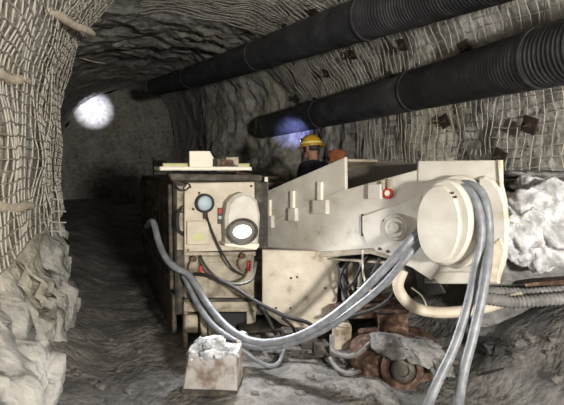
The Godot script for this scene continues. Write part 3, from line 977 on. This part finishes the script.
func build_ledge() -> void:
	var r := Shape.new()
	var c := at(548, 222, 3.35)
	boulder(r, c, Vector3(0.42, 0, -0.05), Vector3(0, 0.30, 0), Vector3(0.05, 0, 0.30), 0.55, 3.0, 40)
	tag(put("dusty_boulder", r, M.dust), "large white dusty boulder beside the tip of conveyor tail", "boulder")
	r = Shape.new()
	boulder(r, at(519, 232, 3.2), Vector3(0.15, 0, 0), Vector3(0, 0.19, 0), Vector3(0, 0, 0.15), 0.6, 8.0, 30)
	tag(put("dusty_boulder", r, M.dust), "smaller white lump leaning on the large dusty boulder", "boulder")
	r = Shape.new()
	boulder(r, at(560, 183, 3.75), Vector3(0.55, 0, -0.15), Vector3(0, 0.10, 0), Vector3(0.1, 0, 0.3), 0.5, 5.0, 32)
	tag(put("rock_slab", r, M.slate), "flat grey rock slab lying on the white boulder", "rock slab")
	# stepped grey rock bench, its upper layer broken in scallops
	var bench := Shape.new()
	var top := [[492, 262], [505, 256], [516, 250], [530, 252], [545, 247], [564, 246], [600, 244], [600, 266], [564, 262], [556, 260], [549, 263], [541, 262], [535, 259], [528, 264], [520, 262], [514, 260], [506, 264], [494, 268]]
	var pts := PackedVector3Array()
	var nn := Vector3(-0.35, 0, 1).normalized()
	for q in top:
		pts.append(on_plane(q[0], q[1], Vector3(2.0, 0, -3.3), nn))
	slab(bench, pts, -nn * 0.5, 0.012)
	tag(put("rock_bench", bench, M.slate), "scallop-edged grey rock layer under the white boulder", "rock layer")
	bench = Shape.new()
	pts = PackedVector3Array()
	for q in [[470, 264], [500, 262], [530, 261], [564, 259], [605, 259], [605, 283], [564, 282], [545, 284], [520, 285], [470, 287]]:
		pts.append(on_plane(q[0], q[1], Vector3(2.0, 0, -3.36), nn))
	slab(bench, pts, -nn * 0.5, 0.012)
	tag(put("rock_bench", bench, M.slate), "smooth grey rock layer directly above the two ribbed hoses", "rock layer")
	bench = Shape.new()
	pts = PackedVector3Array()
	for q in [[470, 287], [605, 282], [605, 420], [470, 420]]:
		pts.append(on_plane(q[0], q[1], Vector3(2.0, 0, -3.5), nn))
	for j in pts.size():
		pts[j].y = maxf(pts[j].y, 0.0)
	slab(bench, pts, -nn * 0.5, 0.02)
	tag(put("rock_bench", bench, M.slate), "lowest grey rock layer behind the two ribbed hoses", "rock layer")
	bench = Shape.new()
	pts = PackedVector3Array()
	for q in [[524, 284], [538, 282], [580, 279], [580, 284], [540, 286], [526, 287]]:
		pts.append(on_plane(q[0], q[1], Vector3(2.0, 0, -3.2), nn))
	slab(bench, pts, -nn * 0.1, 0.004)
	tag(put("timber_strip", bench, M.rust), "brown strip of wood lying on the ribbed hose", "wood strip")

func build_floor_things() -> void:
	# metal box heaped with broken rock
	var g := on_floor(210, 396)
	var t := thing("steel_box", g, "pale scuffed steel box standing on the floor below the slung cables", "box")
	var sn := Vector3(-0.08, 0.22, 1).normalized()
	var pts := PackedVector3Array()
	for q in [[188, 355], [236, 357], [237, 392], [182, 390]]:
		pts.append(on_plane(q[0], q[1], g + Vector3(0, 0.1, 0), sn))
	var sh := Shape.new()
	slab(sh, pts, Vector3(0.02, 0, -0.26), 0.012)
	put("front_plate", sh, M.stone_box, t)
	pts = PackedVector3Array()
	for q in [[181, 390], [237, 392], [237, 398], [183, 397]]:
		pts.append(on_plane(q[0], q[1], g + Vector3(0, 0.1, 0.02), Vector3(-0.08, 0, 1)))
	sh = Shape.new()
	slab(sh, pts, Vector3(0.02, 0, -0.3), 0.008)
	put("foot", sh, M.grime, t)
	var k := 0
	for q in [[198, 352, 3.2, 0.07], [212, 347, 3.22, 0.09], [226, 351, 3.22, 0.075], [208, 354, 3.14, 0.055], [220, 355, 3.14, 0.05], [232, 355, 3.16, 0.045], [203, 345, 3.3, 0.06], [218, 342, 3.3, 0.055]]:
		sh = Shape.new()
		boulder(sh, at(q[0], q[1], q[2]), Vector3(q[3] * 1.15, 0, 0), Vector3(0, q[3] * 0.7, 0), Vector3(0, 0, q[3]), 0.6, 10.0 + k, 12)
		tag(put("rock_lump", sh, M.dust), "pale lump of broken rock heaped on the steel box", "rock lump", "rock lumps on the steel box")
		k += 1
	# rusted drive unit half buried beside the machine
	var b := on_floor(400, 392)
	t = thing("rusted_gearbox", b, "rusted gearbox with round hub lying on the floor beside the machine", "gearbox")
	sh = Shape.new()
	slab(sh, PackedVector3Array([at(350, 350, 3.35), at(360, 342, 3.35), at(392, 337, 3.33), at(425, 341, 3.3), at(441, 352, 3.28), at(447, 368, 3.25), at(440, 382, 3.23), at(424, 390, 3.22), at(400, 392, 3.22), at(376, 386, 3.28), at(358, 377, 3.33), at(350, 364, 3.34)]), Vector3(0.06, 0, -0.34), 0.04)
	var cs := put("casing", sh, M.rust, t)
	sh = Shape.new()
	var hc := at(402, 369, 3.23)
	var hn := Vector3(-0.1, 0.25, 1).normalized()
	lathe(sh, hc, hn, [[0.155, -0.05], [0.155, 0.03], [0.135, 0.045], [0.105, 0.045], [0.095, 0.02]], 28)
	put("flange", sh, M.rust, cs)
	sh = Shape.new()
	lathe(sh, hc, hn, [[0.09, -0.02], [0.09, 0.05], [0.075, 0.06], [0.045, 0.06], [0.045, 0.04], [0.0, 0.04]], 24)
	put("hub", sh, M.grime, cs)
	for j in 6:
		sh = Shape.new()
		var a := TAU * j / 6.0
		var x := Vector3.UP.cross(hn).normalized()
		lathe(sh, hc + hn * 0.043 + (x * cos(a) + hn.cross(x) * sin(a)) * 0.12, hn, [[0.012, 0.0], [0.012, 0.012], [0.0, 0.012]], 6)
		put("bolt", sh, M.rust, cs)
	k = 0
	for q in [[392, 345, 3.3, 0.16, 0.06], [420, 350, 3.26, 0.15, 0.07], [436, 362, 3.22, 0.10, 0.06]]:
		sh = Shape.new()
		boulder(sh, at(q[0], q[1], q[2]), Vector3(q[3], -0.02, 0), Vector3(0, q[4], 0), Vector3(0, 0, 0.16), 0.5, 40.0 + k, 18)
		tag(put("muck_heap", sh, M.slate), ["long flat grey muck lying on top of the rusted gearbox", "high grey muck beside the hub of the rusted gearbox", "small grey muck lump behind the hanging cables"][k], "muck", "muck on the gearbox")
		k += 1
	# coal lump and rod on the bank
	sh = Shape.new()
	var cl := bank_hit(495, 350)
	for j in 5:
		boulder(sh, cl + Vector3(0.05 * sin(j * 2.4), 0.02, 0.04 * cos(j * 2.4)), Vector3(0.06, 0, 0), Vector3(0, 0.045, 0), Vector3(0, 0, 0.06), 0.6, 50.0 + j, 10)
	tag(put("coal_lump", sh, M.rubber), "black crumbling lump lying on the brown bank", "lump")
	sh = Shape.new()
	bar(sh, bank_hit(478, 377) + Vector3(0, 0.01, 0), bank_hit(504, 370) + Vector3(0, 0.01, 0), 0.009, 6)
	tag(put("steel_rod", sh, M.rubber), "thin dark rod lying on the brown bank below the black lump", "rod")
	# loose stones
	var rng := RandomNumberGenerator.new()
	rng.seed = 77
	var spots := [[67, 288, 0.09], [72, 296, 0.05], [64, 302, 0.05], [100, 388, 0.035], [93, 384, 0.03], [75, 374, 0.03], [118, 372, 0.022], [140, 352, 0.025], [128, 392, 0.028], [160, 385, 0.025], [110, 340, 0.025], [270, 385, 0.03], [300, 395, 0.03], [330, 388, 0.035], [255, 395, 0.025], [345, 395, 0.03], [310, 378, 0.03], [370, 400, 0.03]]
	for j in 10:
		spots.append([rng.randf_range(445, 560), rng.randf_range(318, 400), rng.randf_range(0.015, 0.04)])
	for q in spots:
		var p := bank_hit(q[0], q[1])
		sh = Shape.new()
		boulder(sh, p + Vector3(0, q[2] * 0.3, 0), Vector3(q[2] * 1.2, 0, 0.01), Vector3(0, q[2] * 0.75, 0), Vector3(0, 0, q[2]), 0.6, q[0], 8)
		tag(put("loose_stone", sh, M.stone), "small grey stone lying loose on the muddy floor", "stone", "loose stones on the floor")
func bank_hit(px: float, py: float) -> Vector3:
	var d := rays(px, py)
	var k := 1.5
	while k < 14.0:
		var p := EYE + d * k
		if p.y < ground_at(p):
			return p
		k += 0.02
	return EYE + d * 5.0

func build_wall_bars() -> void:
	for q in [[[-14, 72], [28, 82], 0.034, 0.17, "stout pale timber bar pinned level across the wall netting", "timber_bar"], [[48, 11], [93, 34], 0.036, 0.17, "stout pale timber bar slanting across the netting near the roof", "timber_bar"], [[-14, 208], [31, 206], 0.034, 0.22, "stout pale timber bar pinned low on the wall netting", "timber_bar"], [[79, 58], [105, 64], 0.014, 0.0, "thin pale rod poking out from the edge of netting", "steel_rod"]]:
		var ha := wall_hit(q[0][0], q[0][1])
		var da: float = ha.z - q[3]
		var db: float = wall_hit(q[1][0], q[1][1]).z - q[3]
		if q[5] == "steel_rod":
			db = da + 0.1
		var a := at(q[0][0], q[0][1], da)
		var b := at(q[1][0], q[1][1], minf(db, da + 1.1))
		var sh := Shape.new()
		var path := PackedVector3Array()
		var rad := PackedFloat32Array()
		for k in 15:
			var f := k / 14.0
			path.append(a.lerp(b, f) + Vector3(0, 0.008 * sin(f * 9.0), 0))
			rad.append(q[2] * (1.0 + 0.10 * sin(f * 14.0 + q[0][0])) * (0.75 if k == 0 or k == 14 else 1.0))
		sweep(sh, path, rad, 9)
		var o := put(q[5], sh, M.timber)
		tag(o, q[4], "timber bar" if q[5] == "timber_bar" else "rod")

# ---------------------------------------------------------------- the operator
# bones: [a, ra, b, rb, softness]; meshes the joined field of tapered capsules as surface nets
func field(p: Vector3, bones: Array) -> float:
	var d := 10.0
	for q in bones:
		var a: Vector3 = q[0]
		var ab: Vector3 = q[2] - a
		var h := clampf((p - a).dot(ab) / maxf(ab.length_squared(), 1e-9), 0.0, 1.0)
		var e := p.distance_to(a + ab * h) - lerpf(q[1], q[3], h)
		var k: float = q[4]
		if k <= 0.0:
			d = minf(d, e)
		else:
			var m := maxf(k - absf(d - e), 0.0) / k
			d = minf(d, e) - m * m * k * 0.25
	return d
func flesh(sh: Shape, bones: Array, cell: float, tint: Callable) -> void:
	var lo: Vector3 = bones[0][0]
	var hi := lo
	for q in bones:
		for j in [[0, 1], [2, 3]]:
			var e: float = q[j[1]] + cell * 2.0
			lo = lo.min(q[j[0]] - Vector3.ONE * e)
			hi = hi.max(q[j[0]] + Vector3.ONE * e)
	var nx := int((hi.x - lo.x) / cell) + 2
	var ny := int((hi.y - lo.y) / cell) + 2
	var nz := int((hi.z - lo.z) / cell) + 2
	var f := PackedFloat32Array()
	f.resize(nx * ny * nz)
	for z in nz:
		for y in ny:
			for x in nx:
				f[(z * ny + y) * nx + x] = field(lo + Vector3(x, y, z) * cell, bones)
	var ids := {}
	var step := [1, nx, nx * ny]
	for z in nz - 1:
		for y in ny - 1:
			for x in nx - 1:
				var o := (z * ny + y) * nx + x
				var sum := Vector3.ZERO
				var cnt := 0
				for c in 8:
					var px := c & 1
					var py := (c >> 1) & 1
					var pz := (c >> 2) & 1
					var i0: int = o + px + py * nx + pz * nx * ny
					for ax in 3:
						if (c >> ax) & 1:
							continue
						var i1: int = i0 + step[ax]
						if (f[i0] < 0.0) != (f[i1] < 0.0):
							var t := f[i0] / (f[i0] - f[i1])
							var pp := Vector3(px, py, pz)
							pp[ax] += t
							sum += pp
							cnt += 1
				if cnt:
					var p := lo + (Vector3(x, y, z) + sum / cnt) * cell
					var e := cell * 0.5
					var g := Vector3(field(p + Vector3(e, 0, 0), bones) - field(p - Vector3(e, 0, 0), bones), field(p + Vector3(0, e, 0), bones) - field(p - Vector3(0, e, 0), bones), field(p + Vector3(0, 0, e), bones) - field(p - Vector3(0, 0, e), bones))
					ids[o] = sh.v.size()
					sh.v.append(p)
					sh.n.append(g.normalized())
					sh.c.append(tint.call(p))
	for o in ids:
		var x: int = o % nx
		var y: int = (o / nx) % ny
		var z: int = o / (nx * ny)
		for ax in 3:
			var b: int = step[(ax + 1) % 3]
			var c: int = step[(ax + 2) % 3]
			var pos := [x, y, z]
			if pos[(ax + 1) % 3] == 0 or pos[(ax + 2) % 3] == 0:
				continue
			if (f[o] < 0.0) != (f[o + step[ax]] < 0.0) and ids.has(o - b) and ids.has(o - c) and ids.has(o - b - c):
				sh.tri(ids[o], ids[o - b], ids[o - b - c])
				sh.tri(ids[o], ids[o - b - c], ids[o - c])

func build_person() -> void:
	var foot := at(320, 170, 5.35)
	foot.y = 0.28
	var fw := Vector3(-0.72, 0, -0.69).normalized()
	var rt := fw.cross(Vector3.UP).normalized()
	var P := func(x: float, y: float, z: float) -> Vector3: return foot + rt * x + Vector3(0, y, 0) + fw * z
	var t := thing("person", foot, "person in dark jacket and yellow helmet standing behind the conveyor tail", "person")
	var sk := Color(0.24, 0.125, 0.075)
	var navy := Color(0.010, 0.012, 0.022)
	var vest := Color(0.012, 0.013, 0.02)
	var sh := Shape.new()
	var bones := []
	for s in [-1.0, 1.0]:
		bones.append([P.call(0.10 * s, 0.86, 0.0), 0.095, P.call(0.11 * s, 0.47, 0.03), 0.062, 0.05])
		bones.append([P.call(0.11 * s, 0.47, 0.03), 0.062, P.call(0.115 * s, 0.09, -0.02), 0.045, 0.03])
		bones.append([P.call(0.115 * s, 0.055, -0.03), 0.05, P.call(0.125 * s, 0.045, 0.14), 0.04, 0.03])
		bones.append([P.call(0.18 * s, 1.36, 0.09), 0.065, P.call(0.23 * s, 1.10, 0.14), 0.052, 0.05])
		bones.append([P.call(0.23 * s, 1.10, 0.14), 0.052, P.call(0.15 * s, 1.02, 0.38), 0.036, 0.03])
	bones.append([P.call(0.0, 0.88, 0.0), 0.15, P.call(0.0, 1.08, 0.03), 0.14, 0.08])
	bones.append([P.call(-0.06, 1.26, 0.06), 0.135, P.call(0.06, 1.26, 0.06), 0.135, 0.10])
	bones.append([P.call(-0.15, 1.37, 0.08), 0.075, P.call(0.15, 1.37, 0.08), 0.075, 0.08])
	bones.append([P.call(0.0, 1.38, 0.09), 0.07, P.call(0.0, 1.50, 0.12), 0.056, 0.05])
	flesh(sh, bones, 0.018, func(p: Vector3) -> Color: return sk if p.y - foot.y > 1.47 else (vest if p.y - foot.y > 0.86 else navy))
	# head with face
	var hc: Vector3 = P.call(0.0, 1.60, 0.14)
	var H := func(x: float, y: float, z: float) -> Vector3: return hc + rt * x + Vector3(0, y, 0) + fw * z
	var hb := [
		[H.call(0, 0.045, -0.02), 0.080, H.call(0, 0.04, 0.02), 0.078, 0.02],
		[H.call(0, 0.02, -0.01), 0.074, H.call(0, -0.06, 0.035), 0.052, 0.04],
		[H.call(-0.02, -0.085, 0.06), 0.028, H.call(0.02, -0.085, 0.06), 0.028, 0.03],
		[H.call(0, -0.05, -0.02), 0.055, H.call(0, -0.13, -0.03), 0.056, 0.03],
		[H.call(0, 0.02, 0.095), 0.010, H.call(0, -0.025, 0.112), 0.015, 0.012],
		[H.call(-0.03, 0.030, 0.082), 0.014, H.call(0.03, 0.030, 0.082), 0.014, 0.015],
		[H.call(-0.018, -0.055, 0.088), 0.009, H.call(0.018, -0.055, 0.088), 0.009, 0.006],
		[H.call(-0.02, -0.068, 0.084), 0.009, H.call(0.02, -0.068, 0.084), 0.009, 0.006],
		[H.call(-0.082, 0.02, -0.005), 0.016, H.call(-0.080, -0.02, 0.0), 0.012, 0.006],
		[H.call(0.082, 0.02, -0.005), 0.016, H.call(0.080, -0.02, 0.0), 0.012, 0.006]]
	flesh(sh, hb, 0.006, func(_p: Vector3) -> Color: return sk)
	# hands resting on the control lever rail
	for s in [-1.0, 1.0]:
		var w: Vector3 = P.call(0.15 * s, 1.02, 0.38)
		var hn := [[w, 0.030, w + fw * 0.07 - rt * 0.01 * s, 0.028, 0.02]]
		for k in 4:
			var r0: Vector3 = w + fw * 0.085 + rt * (0.03 - 0.02 * k) * s
			var ln: float = [0.032, 0.038, 0.036, 0.028][k]
			var r1: Vector3 = r0 + fw * ln + Vector3(0, -0.006, 0)
			var r2: Vector3 = r1 + fw * ln * 0.4 + Vector3(0, -0.026, 0)
			hn.append([w + fw * 0.06 + rt * (0.02 - 0.014 * k) * s, 0.012, r0, 0.010, 0.006])
			hn.append([r0, 0.0095, r1, 0.009, 0.0])
			hn.append([r1, 0.009, r2, 0.008, 0.0])
		hn.append([w + fw * 0.03 - rt * 0.02 * s, 0.012, w + fw * 0.06 - rt * 0.05 * s + Vector3(0, -0.01, 0), 0.010, 0.008])
		hn.append([w + fw * 0.06 - rt * 0.05 * s + Vector3(0, -0.01, 0), 0.010, w + fw * 0.09 - rt * 0.052 * s + Vector3(0, -0.025, 0), 0.008, 0.0])
		flesh(sh, hn, 0.006, func(_p: Vector3) -> Color: return sk)
	var bm := surface(Color.WHITE, 0.8)
	bm.vertex_color_use_as_albedo = true
	put("body", sh, bm, t)
	for s in [-1.0, 1.0]:
		sh = Shape.new()
		lathe(sh, H.call(0.03 * s, 0.018, 0.084), fw, [[0.012, -0.004], [0.010, 0.004], [0.0, 0.008]], 12)
		put("eye", sh, M.pale, t)
		sh = Shape.new()
		lathe(sh, H.call(0.03 * s, 0.018, 0.091), fw, [[0.005, -0.002], [0.0, 0.002]], 10)
		put("pupil", sh, M.rubber, t)
	sh = Shape.new()                                                   # short dark hair below the helmet rim
	lathe(sh, H.call(0, -0.02, -0.028), Vector3.UP, [[0.066, 0.0], [0.080, 0.02], [0.086, 0.06], [0.07, 0.08]], 24, Vector2(1.0, 1.0))
	put("hair", sh, M.rubber, t)
	# helmet: shell, brim, rib, band, cap lamp
	var up := (Vector3.UP * 0.98 + fw * 0.12).normalized()
	var ho: Vector3 = H.call(0, 0.035, -0.005)
	sh = Shape.new()
	var prof := []
	for k in 11:
		var a := PI / 2 * k / 10.0
		prof.append([0.128 * cos(a), 0.02 + 0.125 * sin(a)])
	prof.push_front([0.124, 0.0])
	lathe(sh, ho, up, prof, 28, Vector2(0.95, 1.1), rt)
	var hel := put("helmet", sh, M.yellow, t)
	sh = Shape.new()
	lathe(sh, ho, up, [[0.12, 0.0], [0.152, -0.008], [0.154, 0.0], [0.126, 0.014]], 28, Vector2(0.98, 1.12), rt)
	put("brim", sh, M.yellow, hel)
	sh = Shape.new()
	lathe(sh, ho, up, [[0.131, 0.028], [0.134, 0.028], [0.131, 0.048], [0.128, 0.048]], 28, Vector2(0.95, 1.1), rt)
	put("band", sh, M.band, hel)
	sh = Shape.new()
	var lp := ho + up * 0.075 + fw * 0.125
	block(sh, lp - rt * 0.028 - up * 0.028 - fw * 0.02, rt * 0.056, up * 0.056, fw * 0.05, 0.01)
	put("cap_lamp", sh, M.rubber, hel)
	sh = Shape.new()
	lathe(sh, lp + fw * 0.031, fw, [[0.022, 0.0], [0.022, 0.004], [0.0, 0.006]], 16)
	put("lamp_lens", sh, M.blueglow, hel)
	# thrown-back orange hood over the shoulder
	sh = Shape.new()
	boulder(sh, at(336, 156, 5.45), Vector3(0.10, 0.02, 0.03), Vector3(0, 0.085, 0), Vector3(0.02, 0, 0.08), 0.35, 60.0, 18)
	put("hood", sh, M.orange, t)
	var l := SpotLight3D.new()
	l.name = "cap_lamp_beam"
	l.light_color = Color(0.62, 0.66, 1.0)
	l.light_energy = 50.0
	l.light_size = 0.02
	l.spot_range = 30.0
	l.spot_attenuation = 2.0
	l.spot_angle = 7.5
	l.spot_angle_attenuation = 1.0
	l.shadow_enabled = true
	t.add_child(l)
	l.look_at_from_position(lp + fw * 0.05, at(294, 130, 8.2))

func work_lamp(p: Vector3, aim: Vector3, energy: float) -> void:
	var t := thing("flood_lamp", Vector3(p.x, 0, p.z), "white panel flood lamp on a stand behind the photographer", "lamp")
	var d := (aim - p).normalized()
	var x := d.cross(Vector3.UP).normalized()
	var y := x.cross(d)
	var sh := Shape.new()
	block(sh, p - x * 0.25 - y * 0.18 - d * 0.1, x * 0.5, y * 0.36, d * 0.1)
	put("lamp_housing", sh, M.steel, t)
	sh = Shape.new()
	block(sh, p - x * 0.22 - y * 0.15 + d * 0.001, x * 0.44, y * 0.3, d * 0.006, 0.001)
	put("lamp_panel", sh, M.glow, t)
	sh = Shape.new()
	bar(sh, p - d * 0.06, Vector3(p.x, 0.9, p.z) - d * 0.06, 0.02)
	put("pole", sh, M.steel, t)
	for k in 3:
		sh = Shape.new()
		var a := TAU * k / 3.0 + 0.4
		var ft := Vector3(p.x + cos(a) * 0.4, 0.0, p.z + sin(a) * 0.4)
		ft.y = ground_at(ft)
		bar(sh, Vector3(p.x, 0.95, p.z) - d * 0.06, ft, 0.013)
		put("leg", sh, M.steel, t)
	var l := AreaLight3D.new()
	l.name = "lamp_light"
	l.area_size = Vector2(0.44, 0.3)
	l.area_normalize_energy = true
	l.light_energy = energy
	l.light_color = Color(1.0, 0.985, 0.955)
	l.area_range = 40.0
	l.shadow_enabled = true
	t.add_child(l)
	l.look_at_from_position(p + d * 0.012, aim)

func _ready() -> void:
	# ---- camera
	var cam := Camera3D.new()
	cam.name = "camera"
	cam.position = EYE
	cam.rotation.x = PITCH
	cam.fov = rad_to_deg(2.0 * atan(202.5 / FOC))
	cam.near = 0.05
	cam.far = 60.0
	add_child(cam)
	cam.current = true
	# ---- underground: no sky
	var we := WorldEnvironment.new()
	we.name = "world_environment"
	var env := Environment.new()
	env.background_mode = Environment.BG_COLOR
	env.background_color = Color(0, 0, 0)
	env.tonemap_mode = Environment.TONE_MAPPER_LINEAR
	env.tonemap_exposure = 1.0
	env.sdfgi_enabled = true
	env.ssao_enabled = true
	env.ssil_enabled = true
	we.environment = env
	add_child(we)
	for q in [[noise_a, 5, 0.7, 3], [noise_b, 6, 2.6, 3], [noise_c, 7, 9.0, 2]]:
		q[0].noise_type = FastNoiseLite.TYPE_SIMPLEX_SMOOTH
		q[0].seed = q[1]
		q[0].frequency = q[2]
		q[0].fractal_octaves = q[3]
	make_materials()
	# ---- the work lamp behind the photographer, its panel facing up the roadway
	work_lamp(Vector3(2.1, 1.8, 2.2), Vector3(0.4, 1.75, -5.0), 50.0)
	build_roadway()
	build_nets()
	build_net_corner()
	build_ducts()
	build_plates()
	build_machine()
	build_person()
	build_ledge()
	build_cables()
	build_wall_bars()
	build_floor_things()
